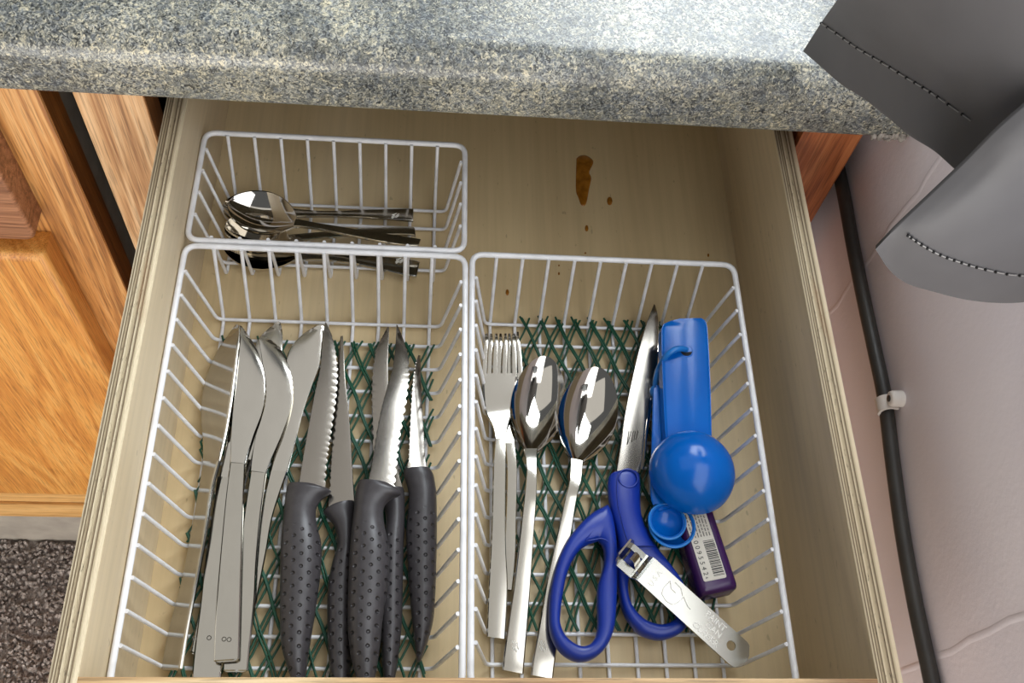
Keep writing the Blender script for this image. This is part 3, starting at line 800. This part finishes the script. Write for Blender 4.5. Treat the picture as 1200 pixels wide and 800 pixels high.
# ---------------------------------------------------------------- measuring spoons
ms = thing('measuring_spoon_set', tuple(at(790, 560, 0.6)), 'set of bright blue plastic measuring spoons on a ring, largest bowl upside down on top', 'measuring spoons')
def dome(c, r, down=True, inner=False, flat=0.92, th=0.12):
    """hollow hemisphere, dome up (down=True) or cup up"""
    s_ = 1 if down else -1; m = MB(); rings = []
    prof_ = [(r*math.cos(k/12*math.pi/2), r*flat*math.sin(k/12*math.pi/2)) for k in range(13)]
    pin = [((r-th)*math.cos(k/12*math.pi/2), (r-th)*flat*math.sin(k/12*math.pi/2)) for k in range(12, -1, -1)]
    pr = [(max(a, 0.003), b) for a, b in prof_ + pin]
    n = 40
    for k in range(n):
        a = 2*math.pi*k/n
        rings.append([c + Vector((p*math.cos(a), p*math.sin(a), s_*q)) for p, q in pr])
    k_ = len(pr); i0 = len(m.v)
    for rg in rings:
        for p in rg: m.add(p)
    for i in range(n):
        for j in range(k_):
            m.f.append((i0 + i*k_ + j, i0 + ((i+1) % n)*k_ + j, i0 + ((i+1) % n)*k_ + (j+1) % k_, i0 + i*k_ + (j+1) % k_))
    return m
ZR = 2.9
dc = at(812, 552, ZR + 0.3); dc.z = ZR
big = dome(dc, 2.29).build('bowl', M['blue'], ms, ang=60)
big['label'] = 'largest bowl, upside down'
bh = rows3([(775,388,829,388,3.5,3.5,.13),(775.5,420,831,420,3.4,3.4,.13),(777,460,832.5,460,3.3,3.3,.13),(779,500,833.5,500,3.2,3.2,.13),(782,535,834,535,3.1,3.1,.13)], 20)
L, R, tt = bh[0]; d = (L - bh[1][0]).normalized(); cap = []
for s_, f in ((0.75, 0.30), (0.66, 0.16), (0.45, 0.05), (0.2, 0.01)): cap.append((L.lerp(R, f + 0.06*(s_ > .5)) + d*s_, R.lerp(L, f*0.35) + d*(s_*1.05), tt))
m = MB(); strip(m, cap + bh, PLATE)
# flanges down both long edges
for side in (0, 1):
    rg = []
    for row in cap[1:] + bh:
        p = row[side]; w = (row[1] - row[0]).normalized() * (0.12 if side == 0 else -0.12)
        rg.append([p + Vector((0, 0, 0.06)), p + w + Vector((0, 0, 0.06)), p + w + Vector((0, 0, -0.62)), p + Vector((0, 0, -0.62)) - w*0.3])
    m.loft(rg)
bho = m.build('handle', M['blue'], ms, ang=40)
hc = at(804, 411, 3.54)
MB().loft([[hc + Vector((r*math.cos(k*.3927), r*math.sin(k*.3927), z)) for k in range(16)] for r, z in ((0.36, -0.05), (0.36, 0.015))]).build('hole', M['hole_shade'], bho, ang=40)  # solid dark disc on the handle, painted as the hole's shade
MB().tube([hc + Vector((0.37*math.cos(k*.3142), 0.37*math.sin(k*.3142), 0.0)) for k in range(20)], 0.045, 6, True).build('hole_rim', M['blue'], bho, ang=80)
rp = [at(807,411,3.2), at(799,408.5,3.85), at(790,410,3.95), at(780,418,3.6), at(772.5,431,2.6), at(768.5,446,2.05), at(768,458,1.7)]
MB().tube([Vector(q) for q in catmull([tuple(p) for p in rp], 30)], 0.17, 10).build('ring', M['blue_light'], ms, ang=80)
kn = at(768, 459, 1.75)
rgs = []
for i in range(9):
    a = -math.pi/2 + math.pi*i/8; rgs.append([kn + Vector((0.34*math.cos(a)*math.cos(j*.5236), 0.42*math.cos(a)*math.sin(j*.5236), 0.3*math.sin(a))) for j in range(12)])
MB().loft(rgs).build('clasp', M['blue_light'], ms, ang=80)
for (lab, cx, cy, r, z, hl_, hr_, nm) in (('second largest bowl, facing up', 787.5, 615, 1.2, 2.2, (768,452,772,452), (766,560,790,560), 1),
                              ('smallest bowl, nested', 782, 610.5, 0.96, 2.4, (765,455,780,455), (762,575,783,575), 2)):
    c = at(cx, cy, z)
    bo_ = dome(c, r, False, flat=0.62 if nm == 1 else 0.7).build('bowl', M['blue'], ms, ang=60); bo_['label'] = lab
    MB().tube([c + Vector((r*math.cos(k*.2094), r*math.sin(k*.2094), 0)) for k in range(30)], 0.07, 8, True).build('lip', M['blue_light'], bo_, ang=80)
    hrw = rows3([(*hl_, z + (.05), z + .05, .1), ((hl_[0]+hr_[0])/2, (hl_[1]+hr_[1])/2, (hl_[2]+hr_[2])/2 , (hl_[3]+hr_[3])/2, z, z, .1), (*hr_, z - .03, z - .03, .1), (cx - 17, cy - 13 - 3*nm, cx + 8, cy - 20 - nm, z - .04, z - .04, .1)], 16)
    m = MB(); strip(m, hrw, PLATE); m.build('handle', M['blue'], ms, ang=40)

# ---------------------------------------------------------------- purple case with barcode
ZP = 2.15
c0, c1, c3 = at(823,697,ZP), at(867,688,ZP), at(803,590,ZP)
ew = (c1 - c0); wid = ew.length; ew.normalize(); el = Vector((-ew.y, ew.x, 0))
LEN = 6.6
def PB(u, v, z): return c0 + ew*u + el*v + Vector((0, 0, z - ZP))
m = MB(); rings = []
for z, ins in ((0.62, .12), (0.75, 0), (1.8, 0), (2.02, .06), (2.12, .18), (2.15, .34)):
    a = ins; r = 0.22; pts = []
    for (cu, cv, s0) in ((wid - a - r, a + r, -90), (wid - a - r, LEN - a - r, 0), (a + r, LEN - a - r, 90), (a + r, a + r, 180)):
        for k in range(4):
            t_ = math.radians(s0 + 30*k); pts.append(PB(cu + r*math.cos(t_), cv + r*math.sin(t_), z))
    rings.append(pts)
pc = thing('plastic_case', tuple(PB(wid/2, LEN/2, 0.6)), 'dark purple plastic case with a barcode label, partly under the blue bowl', 'case')
m.loft(rings).build('body', M['purple'], pc, ang=40)
lu0, lu1, lv0, lv1 = 0.30, wid - 0.50, 0.62, LEN - 0.7
m = MB(); pts = []
for (cu, cv, s0) in ((lu1 - .1, lv0 + .1, -90), (lu1 - .1, lv1 - .1, 0), (lu0 + .1, lv1 - .1, 90), (lu0 + .1, lv0 + .1, 180)):
    for k in range(4):
        t_ = math.radians(s0 + 30*k); pts.append((cu + .1*math.cos(t_), cv + .1*math.sin(t_)))
m.loft([[PB(a, b, 2.13) for a, b in pts], [PB(a, b, 2.172) for a, b in pts]])
lb = m.build('label', M['label'], pc, ang=40); lb['label'] = 'white barcode label'
def flat(mb, u0, u1, v0, v1, z0=2.165, z1=2.18):
    mb.loft([[PB(u0, v0, z), PB(u1, v0, z), PB(u1, v1, z), PB(u0, v1, z)] for z in (z0, z1)])
bars = MB(); rnd = random.Random(4); v = lv0 + 0.18; bw = lu1 - lu0
while v < lv0 + 2.05:
    h = rnd.choice((0.02, 0.03, 0.05, 0.07)); flat(bars, lu0 + 0.52*bw - 0.05, lu1 - 0.06, v, v + h); v += h + rnd.choice((0.025, 0.03, 0.05))
bars.build('barcode', M['ink'], lb)
txt = MB()
for k in range(7):
    u = lu0 + 0.08 + k*(bw - .14)/7; v = lv0 + 2.3
    while v < lv1 - 0.2:
        ln = rnd.uniform(.08, .3); flat(txt, u + 0.02, u + 0.075, v, min(v + ln, lv1 - .15)); v += ln + 0.06
txt.build('fine_print', M['ink_grey'], lb)
def text_mesh(s_, size, org, right, up, mat_, parent, name='lettering', depth=0.012, weight=0.0):
    """built-in font outline laid on a surface; org/right/up in cm"""
    cu = bpy.data.curves.new('t', 'FONT'); cu.body = s_; cu.size = size; cu.extrude = depth; cu.offset = weight; cu.align_x = 'LEFT'
    ob = bpy.data.objects.new('t', cu); COL.objects.link(ob)
    dg = bpy.context.evaluated_depsgraph_get(); me = ob.evaluated_get(dg).to_mesh()
    r_, u_ = Vector(right).normalized(), Vector(up).normalized(); nn = r_.cross(u_)
    m = MB(); m.v = [org + r_*v_.co.x + u_*v_.co.y + nn*v_.co.z for v_ in me.vertices]; m.f = [tuple(p.vertices) for p in me.polygons]
    ob.to_mesh_clear(); bpy.data.objects.remove(ob); bpy.data.curves.remove(cu)
    return m.build(name, mat_, parent, ang=40)
for ch, vv in zip('0095542', (2.12, 1.84, 1.56, 1.28, 1.0, 0.72, 0.44)):
    text_mesh(ch, 0.36, PB(lu0 + 0.10, lv0 + vv + 0.04, 2.175), -el, ew, M['ink'], lb, 'digit', 0.008)
text_mesh('6', 0.2, PB(lu0 + 0.14, lv0 + 0.22, 2.175), -el, ew, M['ink'], lb, 'digit', 0.008)

# ---------------------------------------------------------------- paint can tool
PT = lambda x, y: (700 + .225*x, 610 + .225*y)
ZO0, ZO1 = 2.55, 1.75          # rests on the scissors, lower at the rounded end
pa, pb_, pc_, pd = at(*PT(290,190), ZO0), at(*PT(208,312), ZO0), at(*PT(788,655), ZO1), at(*PT(690,735), ZO1)
ex = ((pc_ + pd)/2 - (pa + pb_)/2).normalized(); ey = (pa - pb_); ey = (ey - ex*ey.dot(ex)); WO = ey.length; ey.normalize(); ez = ex.cross(ey)
O0 = pb_.copy(); LO = (pc_ - O0).dot(ex)
def PO(u, v, w=0.0): return O0 + ex*u + ey*v + ez*w
po_ = thing('can_tool', tuple(PO(LO/2, WO/2, -0.3)), 'flat steel paint can tool with stamped letters lying across the scissors', 'tool')
hu, hv, hr_ = LO - 0.72, WO*0.52, 0.24
outer = []
def body_out(n=48):
    base_ = [(0, 0), (LO*0.35, 0), (LO*0.7, 0.0), (LO - 0.25, 0.0), (LO + 0.02, 0.06), (LO + 0.30, WO*0.32), (LO + 0.33, WO*0.5), (LO + 0.27, WO*0.68), (LO + 0.0, WO - .06), (LO - 0.2, WO), (LO*0.7, WO), (LO*0.35, WO), (0, WO)]
    per = []
    for i in range(len(base_)):
        a, b = Vector(base_[i]), Vector(base_[(i+1) % len(base_)])
        per.append((a, b, (b-a).length))
    tot = sum(p[2] for p in per); out = []
    for k in range(n):
        s_ = tot*k/n
        for a, b, l_ in per:
            if s_ <= l_: out.append(a.lerp(b, s_/l_)); break
            s_ -= l_
    for c in base_:
        j = min(range(n), key=lambda q: (out[q] - Vector(c)).length); out[j] = Vector(c)
    return out
bo2 = body_out(96); rings = []
a0 = math.atan2(bo2[0].y - hv, bo2[0].x - hu)
for p in bo2:
    a = math.atan2(p.y - hv, p.x - hu); q = (hu + hr_*math.cos(a), hv + hr_*math.sin(a))
    mid = (p.x, p.y)
    rings.append([PO(mid[0], mid[1], .06), PO(q[0], q[1], .06), PO(q[0], q[1], -.06), PO(mid[0], mid[1], -.06)])
m = MB(); m.loft(rings, closed=True)
body = m.build('body', M['tin'], po_, ang=40)
# stepped neck beyond the bend: two side rails around a slot, then the turned lip
m = MB()
e1 = [(-0.0, 0.0), (-0.28, -0.42), (-1.05, -0.5)]
def sheet(v0, v1, path, t_=0.06):
    m.loft([[PO(u, v0, w + t_), PO(u, v1, w + t_), PO(u, v1, w - t_), PO(u, v0, w - t_)] for u, w in path])
sheet(0, WO, [(0.02, 0), (-0.12, -0.06), (-0.30, -0.34), (-0.42, -0.38)])
sheet(0, WO*0.30, [(-0.42, -0.38), (-1.25, -0.42)]); sheet(WO*0.78, WO, [(-0.42, -0.38), (-1.25, -0.42)])
m.build('neck', M['tin'], po_, ang=30)
m = MB()
lip = [(-1.22, -0.42), (-1.32, -0.36), (-1.46, 0.02), (-1.62, 0.45)]
rg = []
for (u, w), (v0, v1) in zip(lip, ((0, WO), (0, WO), (0.02, WO - .02), (0.25, WO - .25))):
    rg.append([PO(u, v0, w), PO(u, v1, w), PO(u + .1, v1, w - .03), PO(u + .1, v0, w - .03)])
m.loft(rg); m.build('lip', M['tin'], po_, ang=30)
m = MB()
m.loft([[PO(u, WO*0.36, w + .05), PO(u, WO*0.68, w + .05), PO(u, WO*0.68, w - .05), PO(u, WO*0.36, w - .05)] for u, w in ((-0.42, -0.38), (-0.55, -0.2), (-0.66, 0.1), (-0.86, 0.22), (-0.98, 0.1))])
m.build('tab', M['steel_mirror'], po_, ang=30)
for s_, u, v in (('PAINT', 3.62, WO*0.70), ('CAN', 3.92, WO*0.42), ('CLOSER', 3.42, WO*0.12)):
    text_mesh(s_, 0.44, PO(u, v, 0.062), ex, ey, M['engrave_light'], body, 'lettering', 0.01, 0.008)
text_mesh('U S A', 0.40, PO(0.74, WO*0.16, 0.062), ey, -ex, M['engrave_light'], body, 'lettering', 0.01, 0.004)
m = MB()
def ln(pts): m.tube([PO(u, v, 0.062) for u, v in pts], 0.022, 5)
uo, vo = 1.55, WO*0.5
ln([(uo - .28, vo + .40), (uo - .34, vo - .1), (uo - .22, vo - .42), (uo + .15, vo - .55), (uo + .48, vo - .48), (uo + .62, vo - .28), (uo + .72, vo + .25)])
ln([(uo - .28, vo + .40), (uo + .0, vo + .12), (uo + .30, vo + .12)])
ln([(uo - .05, vo + .52), (uo + .35, vo + .50), (uo + .66, vo + .25)])
ln([(uo + .72, vo + .25), (uo + 1.15, vo + .02), (uo + 1.35, vo + .0)])
m.build('can_emblem', M['engrave_light'], body, ang=60)

# ---------------------------------------------------------------- cable on the wall
cable_px = [(972,150),(982,195),(991,240),(1000,290),(1012,350),(1025,410),(1037,468),(1046,540),(1057,620),(1071,700),(1088,780),(1101,840)]
cp = []
for a, b in cable_px: cp.append(tuple(at(a, b, WX - 0.45, 0)))
co = MB().tube([Vector(q) for q in catmull(cp, 60)], 0.40, 12).build('cable', M['cable'], ang=80)
tag(co, 'black cable clipped along the pale wall to the right of the drawer', 'cable')
ck = at(1039, 475, WX - 0.5, 0)
cl = thing('cable_clip', (WX, ck.y, ck.z), 'small white plastic clip nailed over the black cable', 'clip')
m = MB(); rg = []
for k in range(9):
    a = math.radians(-70 + 200*k/8)
    rg.append([Vector((WX - 0.45 - (r_)*math.cos(a), ck.y + dy, ck.z + r_*math.sin(a))) for dy, r_ in ((-.42, .44), (.42, .44), (.42, .6), (-.42, .6))])
m.loft(rg); m.build('hook', M['clip'], cl, ang=50)
m = MB(); nb = Vector((WX - 0.35, ck.y, ck.z + 0.85))
m.loft([[nb + Vector((x, r_*math.cos(j*.5236), r_*math.sin(j*.5236))) for j in range(12)] for x, r_ in ((0.36, .45), (-0.2, .45), (-0.33, .4), (-0.38, .3))]).build('boss', M['clip'], cl, ang=50)
MB().loft([[nb + Vector((x, r_*math.cos(j*.5236), r_*math.sin(j*.5236))) for j in range(12)] for x, r_ in ((-0.3, .18), (-0.43, .18), (-0.46, .1))]).build('nail', M['nail'], cl, ang=50)

# ---------------------------------------------------------------- curtain
cu = thing('curtain', (35.5, 33, 12), 'grey coated curtain with a stitched hem hanging in two folds by the countertop end', 'curtain')
def cloth(rowsx, name, thick, n_u=60, sub=10, axis=0):
    """rowsx: rows of (px, py, wall distance x) -> smooth slab"""
    g = [catmull([tuple(at(a, b, x, axis)) for a, b, x in r], n_u) for r in rowsx]
    P = []
    cols = [catmull([g[i][j] for i in range(len(g))], sub*(len(g)-1)+1) for j in range(n_u)]
    for i in range(sub*(len(g)-1)+1): P.append([Vector(cols[j][i]) for j in range(n_u)])
    m = MB(); m.grid(P, off=thick)
    return m.build(name, M['curtain'], cu, ang=80)
def xs(a, b, n, bulge=0): return [lerp(a, b, i/(n-1)) - bulge*math.sin(math.pi*i/(n-1)) for i in range(n)]
def rx(pts, x): return [(a, b, c) for (a, b), c in zip(pts, x)]
f0 = [(941,60),(964,80),(986,99),(1012,115.5),(1040,137.5),(1067,159.5),(1095,177),(1120,199),(1150,222)]
f1 = [(962,27),(985,43),(1005,57),(1030,71.5),(1055,87),(1080,102),(1103,117),(1140,143),(1170,170)]
f2 = [(981,0),(1010,10),(1035,22),(1062,34),(1090,47),(1118,60),(1146,75),(1175,95),(1205,115)]
f3 = [(1005,-35),(1045,-32),(1080,-30),(1115,-28),(1150,-26),(1185,-22),(1215,-15),(1240,-5),(1260,10)]
cloth([rx(f0, xs(31.7, 35.3, 9)), rx(f1, xs(31.4, 35.0, 9, .2)), rx(f2, xs(30.6, 34.4, 9, .3)), rx(f3, xs(29.4, 33.8, 9, .3))], 'back_fold', (0.16, 0.06, -0.1))
g0 = [(1026,292),(1043,317),(1063,332),(1095,342),(1132,351),(1172,355),(1210,353),(1250,345)]
g1 = [(1052,265),(1064,276),(1080,287),(1102,299),(1127,308),(1155,316),(1195,323),(1250,322)]
g2 = [(1090,229),(1105,238),(1120,248),(1140,258),(1160,266),(1185,275),(1215,283),(1255,288)]
g3 = [(1130,191),(1145,200),(1160,208),(1178,216),(1195,224),(1220,232),(1240,240),(1265,248)]
g4 = [(1172,149),(1185,157),(1200,165),(1213,172),(1225,180),(1240,190),(1255,200),(1275,210)]
g5 = [(1215,112),(1228,120),(1240,128),(1250,135),(1262,142),(1275,150),(1288,160),(1305,170)]
cloth([rx(g0, xs(22.4, 22.0, 8, .3)), rx(g1, xs(22.6, 22.2, 8, .6)), rx(g2, xs(23.0, 22.6, 8, .8)), rx(g3, xs(23.4, 23.0, 8, .8)), rx(g4, xs(23.7, 23.3, 8, .7)), rx(g5, xs(24.0, 23.6, 8, .6))], 'front_fold', (0.06, 0.2, -0.02), axis=1)
def stitches(px, x, axis=0):
    path = [Vector(q) for q in catmull([tuple(at(a, b, xx - 0.06, axis)) for (a, b), xx in zip(px, x)], 73)]
    th, ho = MB(), MB()
    for i in range(0, 72, 4):
        th.tube([path[i], path[i+1], path[i+2], path[i+3]], 0.03, 5)
        c = path[i]; r_ = 0.065
        rg = [[c + Vector((r_*math.cos(a)*math.cos(j*1.047), r_*math.cos(a)*math.sin(j*1.047), r_*math.sin(a))) for j in range(6)] for a in (-1.5, -.7, 0, .7, 1.5)]
        ho.loft(rg)  # solid dark beads, nothing pierced; the hole shade is their colour
    a = th.build('stitching', M['stitch'], cu, ang=80); b = ho.build('stitch_holes', M['hole_shade'], cu, ang=80)
    a['kind'] = 'stuff'; b['kind'] = 'stuff'
stitches(f1[:-1], xs(31.4, 35.0, 9, .2)[:-1])
stitches(g1[1:], xs(22.6, 22.2, 8, .6)[1:], 1)

for o in list(SC.objects):
    if '_b' in o.keys(): del o['_b']
